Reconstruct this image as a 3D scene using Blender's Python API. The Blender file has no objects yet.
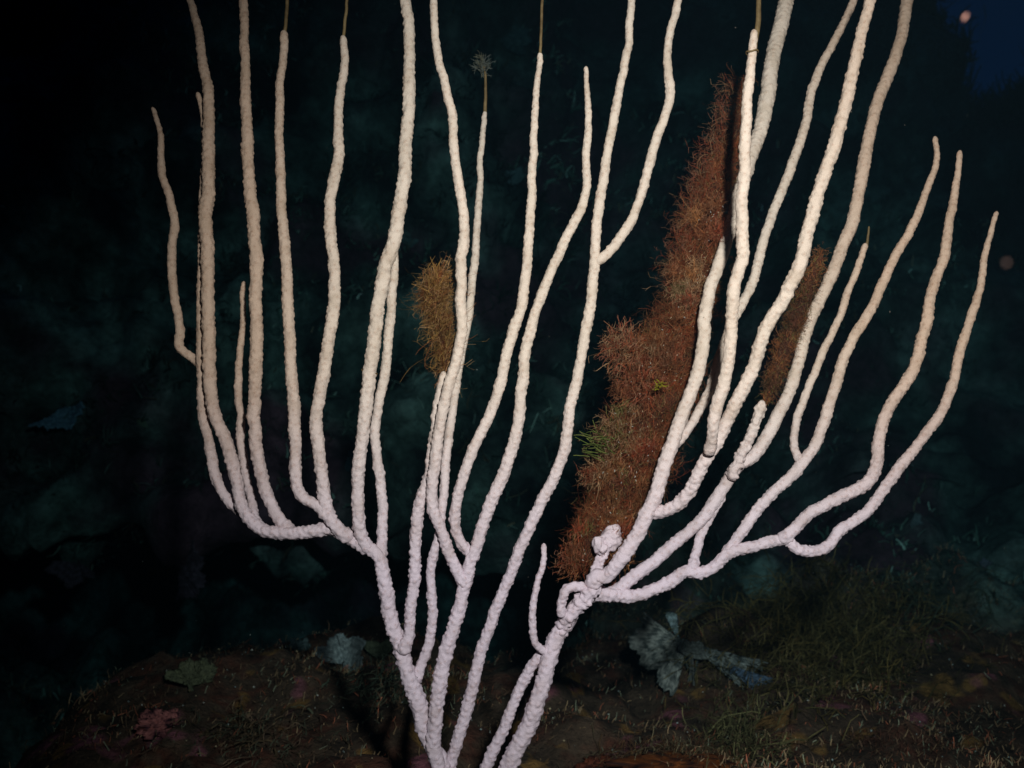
import bpy, math, random
import numpy as np
from mathutils import Vector
from mathutils.bvhtree import BVHTree

random.seed(7)
RNG = np.random.default_rng(7)
scene = bpy.context.scene
COL = scene.collection

# ------------------------------------------------------------------ camera, water light, strobe, exposure
S = 0.00045                 # metres per photograph pixel at the coral's distance
D = 0.50                    # camera to coral
ZC = 0.25                   # camera height above the rock
F_PX = D / S                # focal length in pixels
CAM = np.array([0.0, -D, ZC])

cam_data = bpy.data.cameras.new("camera")
cam = bpy.data.objects.new("camera", cam_data)
COL.objects.link(cam)
cam.location = CAM
cam.rotation_euler = (math.radians(90), 0, 0)
cam_data.sensor_width = 36.0
cam_data.lens = 36.0 * F_PX / 1024.0
cam_data.clip_start = 0.005
cam_data.clip_end = 100.0
cam_data.dof.use_dof = True
cam_data.dof.focus_distance = D
cam_data.dof.aperture_fstop = 20.0
scene.camera = cam

world = bpy.data.worlds.new("World")
scene.world = world
world.use_nodes = True
wn = world.node_tree.nodes
wl = world.node_tree.links
bg = wn["Background"]
sky = wn.new("ShaderNodeTexSky")
sky.sky_type = 'NISHITA'
sky.sun_disc = False
sky.sun_elevation = math.radians(58)
sky.sun_rotation = math.radians(40)
tint = wn.new("ShaderNodeMix")
tint.data_type = 'RGBA'
tint.blend_type = 'MULTIPLY'
tint.inputs[0].default_value = 1.0
tint.inputs[7].default_value = (0.004, 0.23, 0.50, 1)     # daylight filtered by the water above
wl.new(sky.outputs[0], tint.inputs[6])
wl.new(tint.outputs[2], bg.inputs[0])
bg.inputs[1].default_value = 0.0064

strobe = bpy.data.lights.new("camera_strobe", 'SPOT')     # the diver's flash that lights the picture
strobe.energy = 22.0
strobe.color = (1.0, 0.78, 0.71)
strobe.spot_size = math.radians(67)
strobe.spot_blend = 1.0
strobe.shadow_soft_size = 0.012
strobe_o = bpy.data.objects.new("camera_strobe", strobe)
COL.objects.link(strobe_o)
strobe_o.location = (0.065, -D - 0.01, ZC + 0.12)
aim = Vector((0.075, 0.0, ZC + 0.012)) - strobe_o.location
strobe_o.rotation_euler = aim.to_track_quat('-Z', 'Y').to_euler()

scene.view_settings.view_transform = 'Standard'
scene.view_settings.look = 'None'
scene.view_settings.exposure = 0.0
scene.view_settings.gamma = 1.0
scene.view_settings.use_curve_mapping = False
scene.cycles.use_denoising = True
scene.cycles.max_bounces = 4
scene.cycles.diffuse_bounces = 2
scene.cycles.glossy_bounces = 1
scene.cycles.transmission_bounces = 2
scene.cycles.volume_bounces = 0


# ------------------------------------------------------------------ helpers
def at(px, py, dep=0.0):
    """point seen at photo pixel (px, py), dep metres beyond the coral's plane"""
    k = (D + dep) / F_PX
    return np.array([(px - 512.0) * k, dep, ZC + (384.0 - py) * k])


def tag(o, label=None, cat=None, group=None, kind=None):
    if label: o["label"] = label
    if cat: o["category"] = cat
    if group: o["group"] = group
    if kind: o["kind"] = kind
    return o


def empty(name, loc):
    o = bpy.data.objects.new(name, None)
    o.empty_display_size = 0.02
    o.location = Vector(loc)
    COL.objects.link(o)
    return o


def mesh_obj(name, verts, faces, mat, parent=None, smooth=True, attrs=None, cols=None):
    verts = np.asarray(verts, dtype=np.float64)
    off = np.zeros(3)
    if parent is not None:
        p = parent
        while p is not None:
            off += np.array(p.location)
            p = p.parent
    else:
        off = np.array([verts[:, 0].mean(), verts[:, 1].mean(), verts[:, 2].min()])
    v = verts - off
    me = bpy.data.meshes.new(name)
    if isinstance(faces, np.ndarray):
        n, k = faces.shape
        me.vertices.add(len(v))
        me.vertices.foreach_set("co", v.ravel())
        me.loops.add(n * k)
        me.loops.foreach_set("vertex_index", faces.astype(np.int32).ravel())
        me.polygons.add(n)
        me.polygons.foreach_set("loop_start", np.arange(0, n * k, k, dtype=np.int32))
        me.polygons.foreach_set("loop_total", np.full(n, k, dtype=np.int32))
        me.update(calc_edges=True)
    else:
        me.from_pydata(v.tolist(), [], faces)
        me.update()
    me.polygons.foreach_set("use_smooth", np.full(len(me.polygons), smooth))
    for k, a in (attrs or {}).items():
        t = me.attributes.new(k, 'FLOAT', 'POINT')
        t.data.foreach_set("value", np.asarray(a, dtype=np.float32))
    if cols is not None:
        t = me.attributes.new("tone", 'FLOAT_COLOR', 'POINT')
        c = np.ones((len(v), 4), dtype=np.float32)
        c[:, :3] = cols
        t.data.foreach_set("color", c.ravel())
    me.materials.append(mat)
    o = bpy.data.objects.new(name, me)
    COL.objects.link(o)
    if parent is None:
        o.location = Vector(off)
    else:
        o.parent = parent
    return o


def _hash(ix, iy, iz, seed):
    h = (ix * 374761393 + iy * 668265263 + iz * 2147483647 + seed * 1274126177) & 0xFFFFFFFF
    h = ((h ^ (h >> 13)) * 1274126177) & 0xFFFFFFFF
    h = (h ^ (h >> 16)) & 0xFFFFFFFF
    return h.astype(np.float64) / 4294967295.0


def vnoise(p, seed=0):
    p = np.asarray(p, dtype=np.float64)
    i = np.floor(p).astype(np.int64)
    f = p - i
    f = f * f * f * (f * (f * 6 - 15) + 10)
    r = 0
    for dx in (0, 1):
        for dy in (0, 1):
            for dz in (0, 1):
                w = (f[:, 0] if dx else 1 - f[:, 0]) * (f[:, 1] if dy else 1 - f[:, 1]) * (f[:, 2] if dz else 1 - f[:, 2])
                r = r + w * _hash(i[:, 0] + dx, i[:, 1] + dy, i[:, 2] + dz, seed)
    return r * 2 - 1


def fbm(p, octaves=4, seed=0, gain=0.5):
    a, r, q = 1.0, 0, np.asarray(p, dtype=np.float64)
    for o in range(octaves):
        r = r + a * vnoise(q, seed + o * 17)
        q = q * 2.03 + 11.7
        a *= gain
    return r


def catmull(pts, step):
    """resample a polyline (N,k) through a centripetal-like spline at about `step` in the first three columns"""
    P = np.asarray(pts, dtype=np.float64)
    P = np.vstack([2 * P[0] - P[1], P, 2 * P[-1] - P[-2]])
    out = []
    for i in range(1, len(P) - 2):
        p0, p1, p2, p3 = P[i - 1], P[i], P[i + 1], P[i + 2]
        L = np.linalg.norm((p2 - p1)[:3])
        n = max(2, int(L / step * 3))
        t = np.linspace(0, 1, n, endpoint=False)[:, None]
        out.append(0.5 * ((2 * p1) + (-p0 + p2) * t + (2 * p0 - 5 * p1 + 4 * p2 - p3) * t ** 2 + (-p0 + 3 * p1 - 3 * p2 + p3) * t ** 3))
    out.append(P[-2][None])
    Q = np.vstack(out)
    s = np.concatenate([[0], np.cumsum(np.linalg.norm(np.diff(Q[:, :3], axis=0), axis=1))])
    n = max(4, int(s[-1] / step) + 1)
    u = np.linspace(0, s[-1], n)
    return np.stack([np.interp(u, s, Q[:, k]) for k in range(Q.shape[1])], 1), u


def frames(C):
    T = np.gradient(C, axis=0)
    T /= np.linalg.norm(T, axis=1)[:, None] + 1e-12
    N = np.zeros_like(T)
    a = np.array([0, -1.0, 0])
    n = a - T[0] * a.dot(T[0])
    n /= np.linalg.norm(n)
    for i in range(len(T)):
        n = n - T[i] * n.dot(T[i])
        n /= np.linalg.norm(n)
        N[i] = n
    return T, N, np.cross(T, N)


def grid_faces(rows, cols, wrap):
    i = np.arange(rows - 1)[:, None]
    j = np.arange(cols if wrap else cols - 1)[None, :]
    a = i * cols + j
    b = i * cols + (j + 1) % cols
    return np.stack([a, b, b + cols, a + cols], -1).reshape(-1, 4)


def node_mat(name, rough=0.8):
    m = bpy.data.materials.new(name)
    m.use_nodes = True
    nt = m.node_tree
    b = nt.nodes["Principled BSDF"]
    b.inputs["Roughness"].default_value = rough
    b.inputs["Specular IOR Level"].default_value = 0.2
    return m, nt, b


def N(nt, t, **kw):
    n = nt.nodes.new(t)
    for k, v in kw.items():
        setattr(n, k, v)
    return n


def ramp(nt, fac, stops):
    r = N(nt, "ShaderNodeValToRGB")
    e = r.color_ramp.elements
    while len(e) < len(stops):
        e.new(0.5)
    for k, (p, c) in enumerate(stops):
        e[k].position = p
        e[k].color = (*c, 1)
    nt.links.new(fac, r.inputs[0])
    return r.outputs[0]


def noise(nt, scale, detail=4, rough=0.6):
    tc = N(nt, "ShaderNodeNewGeometry")
    n = N(nt, "ShaderNodeTexNoise")
    n.inputs["Scale"].default_value = scale
    n.inputs["Detail"].default_value = detail
    n.inputs["Roughness"].default_value = rough
    nt.links.new(tc.outputs["Position"], n.inputs["Vector"])
    return n.outputs["Fac"]


def mix(nt, fac, a, b, mode='MIX'):
    m = N(nt, "ShaderNodeMix", data_type='RGBA', blend_type=mode)
    for sock, v in ((m.inputs[0], fac), (m.inputs[6], a), (m.inputs[7], b)):
        if isinstance(v, (int, float)): sock.default_value = v
        elif isinstance(v, tuple): sock.default_value = (*v, 1)
        else: nt.links.new(v, sock)
    return m.outputs[2]


# ------------------------------------------------------------------ materials
def coral_material():
    m, nt, b = node_mat("gorgonian_tissue", 0.75)
    cal = N(nt, "ShaderNodeAttribute", attribute_name="calyx").outputs["Fac"]
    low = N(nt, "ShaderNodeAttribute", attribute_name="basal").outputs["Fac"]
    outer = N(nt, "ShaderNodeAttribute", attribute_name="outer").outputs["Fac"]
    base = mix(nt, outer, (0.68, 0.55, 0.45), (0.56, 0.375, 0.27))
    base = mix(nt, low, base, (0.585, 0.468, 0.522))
    blot = ramp(nt, noise(nt, 90, 3), [(0.30, (0.82, 0.79, 0.75)), (0.5, (0.97, 0.965, 0.96)), (0.7, (1.04, 1.04, 1.04))])
    base = mix(nt, 1.0, base, blot, 'MULTIPLY')
    pit = ramp(nt, cal, [(0.0, (1, 1, 1)), (0.45, (0.97, 0.95, 0.94)), (1.0, (0.70, 0.57, 0.51))])
    base = mix(nt, 1.0, base, pit, 'MULTIPLY')
    nt.links.new(base, b.inputs["Base Color"])
    bp = N(nt, "ShaderNodeBump")
    bp.inputs["Strength"].default_value = 0.5
    bp.inputs["Distance"].default_value = 0.0006
    nt.links.new(noise(nt, 1500, 2), bp.inputs["Height"])
    nt.links.new(bp.outputs[0], b.inputs["Normal"])
    b.inputs["Subsurface Weight"].default_value = 0.0
    return m


def tone_material(name, rough=0.85, transl=0.0):
    m, nt, b = node_mat(name, rough)
    c = N(nt, "ShaderNodeAttribute", attribute_name="tone").outputs["Color"]
    v = ramp(nt, noise(nt, 260, 3), [(0.3, (0.7, 0.7, 0.7)), (0.7, (1.15, 1.12, 1.1))])
    c = mix(nt, 1.0, c, v, 'MULTIPLY')
    nt.links.new(c, b.inputs["Base Color"])
    if transl:
        tr = N(nt, "ShaderNodeBsdfTranslucent")
        nt.links.new(c, tr.inputs["Color"])
        mx = N(nt, "ShaderNodeMixShader")
        mx.inputs[0].default_value = transl
        nt.links.new(b.outputs[0], mx.inputs[1])
        nt.links.new(tr.outputs[0], mx.inputs[2])
        nt.links.new(mx.outputs[0], nt.nodes["Material Output"].inputs[0])
    return m


def plain_material(name, stops, scale, rough=0.8, detail=4, bump=0.0):
    m, nt, b = node_mat(name, rough)
    f = noise(nt, scale, detail)
    nt.links.new(ramp(nt, f, stops), b.inputs["Base Color"])
    if bump:
        bp = N(nt, "ShaderNodeBump")
        bp.inputs["Strength"].default_value = 0.8
        bp.inputs["Distance"].default_value = bump
        nt.links.new(noise(nt, scale * 3, 4), bp.inputs["Height"])
        nt.links.new(bp.outputs[0], b.inputs["Normal"])
    return m


def rock_material():
    m, nt, b = node_mat("reef_rock", 0.9)
    big = noise(nt, 7, 5)
    fine = noise(nt, 60, 5, 0.7)
    sp = noise(nt, 24, 3)
    c1 = ramp(nt, big, [(0.36, (0.014, 0.018, 0.018)), (0.5, (0.080, 0.125, 0.10)), (0.62, (0.19, 0.27, 0.22))])
    c2 = ramp(nt, fine, [(0.3, (0.35, 0.35, 0.35)), (0.7, (1.5, 1.5, 1.5))])
    c = mix(nt, 1.0, c1, c2, 'MULTIPLY')
    pur = ramp(nt, noise(nt, 3.7, 3), [(0.50, (0, 0, 0)), (0.62, (1, 1, 1))])
    c = mix(nt, pur, c, mix(nt, 1.0, (0.085, 0.040, 0.050), c2, 'MULTIPLY'))
    # near ledge: brown turf, rusty patches
    led = N(nt, "ShaderNodeAttribute", attribute_name="ledge").outputs["Fac"]
    rust = ramp(nt, sp, [(0.3, (0.030, 0.018, 0.012)), (0.5, (0.075, 0.045, 0.028)), (0.62, (0.085, 0.028, 0.016)), (0.75, (0.10, 0.085, 0.055))])
    rust = mix(nt, ramp(nt, noise(nt, 31, 2), [(0.60, (0, 0, 0)), (0.66, (1, 1, 1))]), rust, (0.20, 0.10, 0.030))
    rust = mix(nt, ramp(nt, noise(nt, 19.3, 2), [(0.62, (0, 0, 0)), (0.67, (1, 1, 1))]), rust, (0.22, 0.07, 0.085))
    rust = mix(nt, 1.0, rust, c2, 'MULTIPLY')
    c = mix(nt, led, c, rust)
    nt.links.new(c, b.inputs["Base Color"])
    bp = N(nt, "ShaderNodeBump")
    bp.inputs["Strength"].default_value = 1.0
    bp.inputs["Distance"].default_value = 0.006
    nt.links.new(noise(nt, 110, 6, 0.7), bp.inputs["Height"])
    nt.links.new(bp.outputs[0], b.inputs["Normal"])
    return m


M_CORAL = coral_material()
M_AXIS = plain_material("bare_horny_axis", [(0.35, (0.10, 0.060, 0.022)), (0.65, (0.20, 0.13, 0.055))], 220, 0.6)
M_FUZZ = tone_material("epiphytic_algae", 0.9, 0.25)
M_TURF = tone_material("turf_algae", 0.9, 0.2)
M_FROND = tone_material("calcified_frond", 0.8, 0.15)
M_SPONGE = tone_material("sponge", 0.8)
M_ROCK = rock_material()

# ------------------------------------------------------------------ the reef: ledge, recess, wall
KEYS = {   # (y, z) profiles, front to top
    'left': [(-1.2, -0.10), (-0.5, -0.03), (-0.1, 0.00), (0.15, 0.025), (0.38, 0.030), (0.50, 0.012), (0.56, -0.06), (0.75, -0.16),
             (1.35, -0.17), (1.50, -0.05), (1.10, 0.045), (0.78, 0.075), (0.80, 0.17), (0.92, 0.38), (1.05, 0.65), (1.20, 1.0), (1.5, 1.6), (2.2, 2.2)],
    'mid': [(-1.2, -0.10), (-0.5, -0.03), (-0.1, 0.00), (0.15, 0.020), (0.30, 0.020), (0.45, 0.022), (0.60, 0.025), (0.72, 0.035),
            (0.84, 0.055), (0.96, 0.085), (0.99, 0.12), (1.03, 0.18), (1.08, 0.27), (1.16, 0.42), (1.28, 0.66), (1.45, 1.0), (1.75, 1.6), (2.5, 2.2)],
    'right': [(-1.2, -0.12), (-0.5, -0.05), (-0.1, -0.02), (0.15, 0.010), (0.32, 0.020), (0.48, 0.03), (0.62, 0.04), (0.75, 0.055),
              (0.88, 0.08), (1.0, 0.12), (1.12, 0.17), (1.22, 0.24), (1.32, 0.33), (1.45, 0.48), (1.58, 0.67), (1.72, 0.81), (1.95, 0.86), (2.8, 0.6)],
}
NX, NT = 420, 400
xs = np.sign(np.linspace(-1, 1, NX)) * (np.abs(np.linspace(-1, 1, NX)) ** 1.35) * 3.4
ts = np.linspace(0, 17, NT)


def smooth(a, b, x):
    t = np.clip((x - a) / (b - a), 0, 1)
    return t * t * (3 - 2 * t)


prof = {}
for k, v in KEYS.items():
    q = np.array(v)
    c, u = catmull(np.hstack([q, np.zeros((len(q), 1))]), 0.004)
    idx = np.linspace(0, 17, len(c))
    # parametrise by key index so that the three profiles correspond
    key_u = [0.0]
    d = np.linalg.norm(c[:, None, :2] - q[None], axis=2)
    pos = [int(np.argmin(d[:, i])) for i in range(len(q))]
    pos[0], pos[-1] = 0, len(c) - 1
    kk = np.interp(np.arange(len(c)), pos, np.arange(len(q)))
    prof[k] = np.stack([np.interp(ts, kk, c[:, 0]), np.interp(ts, kk, c[:, 1])], 1)
wob = 0.10 * vnoise(np.stack([xs * 0 + 3.1, xs * 0, xs * 1.2], 1), 5)
w_mid = smooth(-0.06, 0.16, xs + wob * 0.3)[:, None, None]
w_r = smooth(0.66, 0.84, xs)[:, None, None]
YZ = prof['left'][None] * (1 - w_mid) + prof['mid'][None] * w_mid
YZ = YZ * (1 - w_r) + prof['right'][None] * w_r
P = np.zeros((NX, NT, 3))
P[..., 0] = xs[:, None]
P[..., 1:] = YZ
du = np.gradient(P, axis=0)
dv = np.gradient(P, axis=1)
nrm = np.cross(du, dv)
nrm /= np.linalg.norm(nrm, axis=2)[..., None] + 1e-9
pf = P.reshape(-1, 3)
tl0 = np.tile(ts, (NX, 1)).reshape(-1)
wall_amt = smooth(4.5, 8.0, np.tile(ts, (NX, 1))).reshape(-1)
disp = (0.075 * wall_amt + 0.012) * fbm(pf * 3.2 + 5.3, 3, 1) + (0.034 * wall_amt + 0.017) * fbm(pf * 11.0, 3, 2) + 0.0075 * fbm(pf * 42.0, 3, 3)
disp -= (0.04 * wall_amt) * np.abs(fbm(pf * 5.5 + 31, 2, 9))
V = (P + nrm * disp.reshape(NX, NT, 1)).reshape(-1, 3)
V[:, 2] += 0.05 * np.exp(-((V[:, 0] - 0.148) / 0.05) ** 2 - ((V[:, 1] - 0.37) / 0.035) ** 2) * (tl0 < 7.5)      # a boulder on the ledge
V[:, 2] += 0.055 * np.exp(-((V[:, 0] - 0.30) / 0.10) ** 2 - ((V[:, 1] - 0.52) / 0.08) ** 2) * (tl0 < 9)         # a mound
V[:, 2] += 0.028 * np.exp(-((V[:, 0] + 0.13) / 0.06) ** 2 - ((V[:, 1] - 0.44) / 0.05) ** 2) * (tl0 < 6)
V[:, 2] -= 0.12 * smooth(-0.27, -0.42, V[:, 0]) * (tl0 < 7) * smooth(-0.1, 0.1, V[:, 1])                         # the ledge ends at the left
V[:, 2] += 0.018 * np.exp(-((V[:, 0] + 0.20) / 0.07) ** 2 - ((V[:, 1] - 0.33) / 0.08) ** 2) * (tl0 < 6)
ledge = 1 - smooth(4.8, 7.2, np.tile(ts, (NX, 1)) + 0.9 * fbm(pf * 6, 2, 12).reshape(NX, NT)).reshape(-1)
ledge = np.maximum(ledge, (1 - wall_amt) * 0)
F = grid_faces(NX, NT, False)
reef = mesh_obj("reef_rock", V, F, M_ROCK, None, True, {"ledge": ledge})
tag(reef, "dark algae covered reef ledge and wall", None, kind="structure")
bvh = BVHTree.FromPolygons(V.tolist(), F.tolist())


def hit(px, py):
    d = at(px, py) - CAM
    loc, nor, idx, dist = bvh.ray_cast(Vector(CAM), Vector(d).normalized())
    if loc is None:
        return None
    nor = np.array(nor)
    if nor.dot(d) > 0:
        nor = -nor
    return np.array(loc), nor


def drop(x, y):
    loc, nor, idx, dist = bvh.ray_cast(Vector((x, y, 0.5)), Vector((0, 0, -1)))
    return np.array(loc) if loc is not None else np.array([x, y, 0.0])


# ------------------------------------------------------------------ thin blades and filaments
class Threads:
    """collects many thin tapering three-sided threads as one mesh"""
    def __init__(self, flat=False):
        self.flat = flat
        self.v, self.f, self.c, self.n = [], [], [], 0

    def add(self, pts, r0, r1, c0, c1):
        # pts (B, k, 3): B threads of k points each; r0 r1 scalars or (B,); c0 c1 (B,3)
        B, k, _ = pts.shape
        T = np.gradient(pts, axis=1)
        T /= np.linalg.norm(T, axis=2)[..., None] + 1e-12
        ref = np.tile(np.array([0.31, 0.52, 0.79]), (B, 1)) + RNG.normal(0, .3, (B, 3))
        A = np.cross(T, ref[:, None, :])
        A /= np.linalg.norm(A, axis=2)[..., None] + 1e-9
        Bn = np.cross(T, A)
        tt = np.linspace(0, 1, k)[None, :]
        r = np.reshape(r0, (-1, 1)) * (1 - tt) + np.reshape(r1, (-1, 1)) * tt
        r = np.broadcast_to(r, (B, k))
        ring = []
        m = 2 if self.flat else 3
        for a in ((0, math.pi) if self.flat else (0, 2.0944, 4.18879)):
            ring.append(pts + (A * math.cos(a) + Bn * math.sin(a)) * (r * (1.35 if self.flat else 1))[..., None])
        R = np.stack(ring, 2)                      # B,k,3,3
        self.v.append(R.reshape(-1, 3))
        cc = c0[:, None, :] * (1 - tt[..., None]) + c1[:, None, :] * tt[..., None]
        self.c.append(np.repeat(cc[:, :, None, :], m, 2).reshape(-1, 3))
        f = grid_faces(k, m, not self.flat)
        f = (f[None] + (np.arange(B) * k * m)[:, None, None]).reshape(-1, 4) + self.n
        self.f.append(f)
        self.n += B * k * m

    def build(self, name, mat, parent=None):
        return mesh_obj(name, np.vstack(self.v), np.vstack(self.f), mat, parent, True, None, np.clip(np.vstack(self.c), 0, 1))


def unit(v):
    return v / (np.linalg.norm(v, axis=-1, keepdims=True) + 1e-12)


def curl_paths(base, direc, length, k, curl):
    """(B,3),(B,3),(B,) -> (B,k,3) wandering paths"""
    B = len(base)
    d = unit(direc)
    pts = [base]
    bend = RNG.normal(0, curl, (B, 3))
    for i in range(k - 1):
        d = unit(d + bend + RNG.normal(0, curl * 0.8, (B, 3)))
        pts.append(pts[-1] + d * (length / (k - 1))[:, None])
    return np.stack(pts, 1)


def sprigs(th, base, direc, length, r, c0, c1, k=5, curl=0.22, side=3, side_len=0.4):
    """main threads with side branchlets"""
    main = curl_paths(base, direc, length, k, curl)
    th.add(main, r, r * 0.55, c0, c1)
    B = len(base)
    for s in range(side):
        i = RNG.integers(1, k, B)
        p = main[np.arange(B), i]
        q = main[np.arange(B), i - 1]
        d = unit(unit(p - q) + RNG.normal(0, 0.65, (B, 3)))
        L = length * side_len * RNG.uniform(0.5, 1.2, B)
        mixc = (i / (k - 1))[:, None]
        cm = c0 * (1 - mixc) + c1 * mixc
        th.add(curl_paths(p, d, L, 3, curl), r * 0.7, r * 0.4, cm, c1)


def pick_cols(B, palette, weights, jitter=0.2):
    pal = np.array(palette)
    i = RNG.choice(len(pal), B, p=np.array(weights) / np.sum(weights))
    return pal[i] * RNG.uniform(1 - jitter, 1 + jitter, (B, 1))


# ------------------------------------------------------------------ the white gorgonian
CLIM = 34


def tube(name, pts, parent, mat=M_CORAL, bumpy=1.0, tip='round', step=1.0, base_flare=0.20, calyx=1.0):
    """pts: (px, py, width_px, depth_px) in the photograph's pixels at the coral's distance"""
    Q = []
    for (x, y, w, d) in pts:
        p = at(x, y, d * S)
        Q.append([*p, 0.5 * (0.90 if mat is M_CORAL else 1.0) * w * (D + d * S) / F_PX])
    C, u = catmull(Q, step * S)
    cen, rad = C[:, :3].copy(), C[:, 3].copy()
    L = u[-1]
    sd = int(abs(pts[0][0] * 13 + pts[-1][1] * 7)) % 1000
    # small irregular wander and girth changes
    w1 = np.stack([u / (26 * S), u * 0 + sd * 0.37, u * 0], 1)
    amp = np.minimum(1, np.minimum(u, L - u) / (12 * S))
    cen[:, 0] += S * (1.0 * vnoise(w1 * 1.15, 1) + 0.45 * vnoise(w1 * 2.6 + 7, 6)) * amp
    cen[:, 2] += 0.35 * S * vnoise(w1 + 9.1, 2) * amp
    cen[:, 1] += 1.6 * S * vnoise(w1 * 0.6 + 4.4, 3) * amp
    rad *= 1 + 0.065 * bumpy * vnoise(w1 * 1.9 + 2.2, 4)
    rad *= 1 + base_flare * np.exp(-((u - rad[0] * 1.4) / (6 * S)) ** 2)
    # rounded end
    e = np.clip((L - u) / (rad[-1] * (1.7 if tip == 'round' else 0.5)), 0, 1)
    capf = np.sqrt(np.clip(1 - (1 - e) ** 2, 0, 1))
    e2 = np.clip(u / (rad[0] * 0.9), 0, 1)
    capf = capf * np.sqrt(np.clip(1 - (1 - e2) ** 2, 0, 1))
    T, A, Bn = frames(cen)
    nth = CLIM if mat is M_CORAL else 7
    th = np.linspace(0, 2 * math.pi, nth, endpoint=False)
    rr = np.repeat(rad[:, None], nth, 1)
    cal = np.zeros_like(rr)
    if mat is M_CORAL:
        # calyces in a jittered staggered lattice round the branch
        ds = 4.9 * S
        ncol = max(5, int(round(2 * math.pi * np.median(rad) / (5.6 * S))))
        SS, TH = np.meshgrid(u, th, indexing='ij')
        gi = np.floor(SS / ds).astype(np.int64)
        h = np.zeros_like(rr)
        best = np.full_like(rr, 9.0)
        for di in (-1, 0, 1):
            row = gi + di
            offs = (row % 2) * 0.5
            gj = np.floor(TH / (2 * math.pi) * ncol - offs).astype(np.int64)
            for dj in (-1, 0, 1, 2):
                colu = gj + dj
                cw = colu % ncol
                jx = _hash(row, cw, cw * 0, sd) - 0.5
                jy = _hash(row, cw, cw * 0 + 1, sd) - 0.5
                js = _hash(row, cw, cw * 0 + 2, sd)
                jk = _hash(row, cw, cw * 0 + 3, sd)
                cs = (row + 0.5 + 0.9 * jx) * ds
                ct = (colu + offs + 0.5 + 0.85 * jy) / ncol * 2 * math.pi
                dd = np.sqrt(((SS - cs) / S) ** 2 + ((TH - ct) * rr / S) ** 2)
                ok = (cs > 2 * S) & (cs < L - 1.5 * S) & (jk > 0.07)
                hh = np.where(ok, (0.4 + 0.8 * js) * np.exp(-(dd / 1.8) ** 2), 0)
                h = np.maximum(h, hh)
                best = np.minimum(best, np.where(ok & (js > 0.25), dd, 9.0))
        if bumpy > 1.45:
            X3 = np.stack([SS / (6 * S), np.cos(TH) * rr / (6 * S), np.sin(TH) * rr / (6 * S)], -1).reshape(-1, 3)
            h = h + (0.6 * fbm(X3, 2, sd + 5)).reshape(h.shape)
        cal = np.clip(1 - best / 2.3, 0, 1) * calyx
        h -= 0.30 * np.clip(1 - best / 1.2, 0, 1)
        scale = np.clip(rr / (7 * S), 0.55, 1.1)
        fine = vnoise(np.stack([(SS / (3.0 * S)).ravel(), (np.cos(TH) * rr / (3 * S)).ravel(), (np.sin(TH) * rr / (3 * S)).ravel()], 1), sd).reshape(rr.shape)
        zpx = 384 - (cen[:, 2] - ZC) / S
        bumpy = bumpy * (0.78 + 0.32 * smooth(380, 600, zpx))[:, None]
        rr = rr * 0.95 + S * scale * bumpy * (1.75 * h + 0.5 * fine - 0.3)
    rr = rr * np.maximum(capf, 0.02)[:, None]
    Vt = cen[:, None, :] + (A[:, None, :] * np.cos(th)[None, :, None] + Bn[:, None, :] * np.sin(th)[None, :, None]) * rr[..., None]
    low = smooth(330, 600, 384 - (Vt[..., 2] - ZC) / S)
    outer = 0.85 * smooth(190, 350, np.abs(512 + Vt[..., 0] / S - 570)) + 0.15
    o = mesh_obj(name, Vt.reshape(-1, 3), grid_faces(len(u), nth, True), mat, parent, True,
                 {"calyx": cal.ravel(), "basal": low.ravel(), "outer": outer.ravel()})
    return o


def W(pts, widths, depth):
    """attach interpolated widths and depths (lists of (t, value) or a number) along a traced line"""
    n = len(pts)
    seg = [0.0]
    for a, b in zip(pts[:-1], pts[1:]):
        seg.append(seg[-1] + math.hypot(b[0] - a[0], b[1] - a[1]))
    t = np.array(seg) / seg[-1]

    def ev(spec):
        if isinstance(spec, (int, float)):
            return np.full(n, float(spec))
        q = np.array(spec, dtype=float)
        return np.interp(t, q[:, 0], q[:, 1])
    w, d = ev(widths), ev(depth)
    return [(p[0], p[1], w[i], d[i]) for i, p in enumerate(pts)]


base_pt = drop(-0.019, 0.0)
colony = empty("gorgonian_coral", base_pt)
tag(colony, "large branching white gorgonian coral filling the view in front of the dark reef", "coral")


def stem(pts, w, d, **kw):
    return tube("stem", W(pts, w, d), colony, **kw)


def branch(par, pts, w, d, name="branch", **kw):
    return tube(name, W(pts, w, d), par, **kw)


def bare(par, pts, w, d):
    return tube("bare_axis", W(pts, w, d), par, mat=M_AXIS, bumpy=0.6, base_flare=0.0, tip='flat')


# --- left stem and its branches
stA = stem([(468, 878), (462, 838), (452, 800), (440, 762), (431, 745), (421, 715), (412, 684), (401, 650), (392, 622), (386, 592), (382, 565),
            (376, 553), (363, 546), (347, 537), (330, 529), (307, 532), (284, 533), (263, 530), (250, 520), (241, 504), (235, 475),
            (226, 443), (213, 409), (209, 376), (209, 345), (208, 298), (208, 250), (206, 225), (208, 187), (209, 141), (209, 103),
            (204, 72), (198, 31), (190, 0), (184, -30)],
           [(0, 24), (.12, 20), (.25, 17.5), (.36, 15), (.5, 14), (.62, 15), (.78, 15.5), (.86, 13), (.93, 10), (1, 7)],
           [(0, 0), (.3, 0), (.45, 20), (.7, 50), (1, 90)])
branch(stA, [(246, 513), (233, 505), (221, 490), (213, 469), (208, 439), (203, 407), (202, 370), (202, 300), (204, 220), (205, 150), (202, 110), (197, 92)],
       [(0, 12), (.3, 12), (.7, 11), (.9, 8), (1, 5)], [(0, 36), (.2, 46), (1, 84)])
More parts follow.
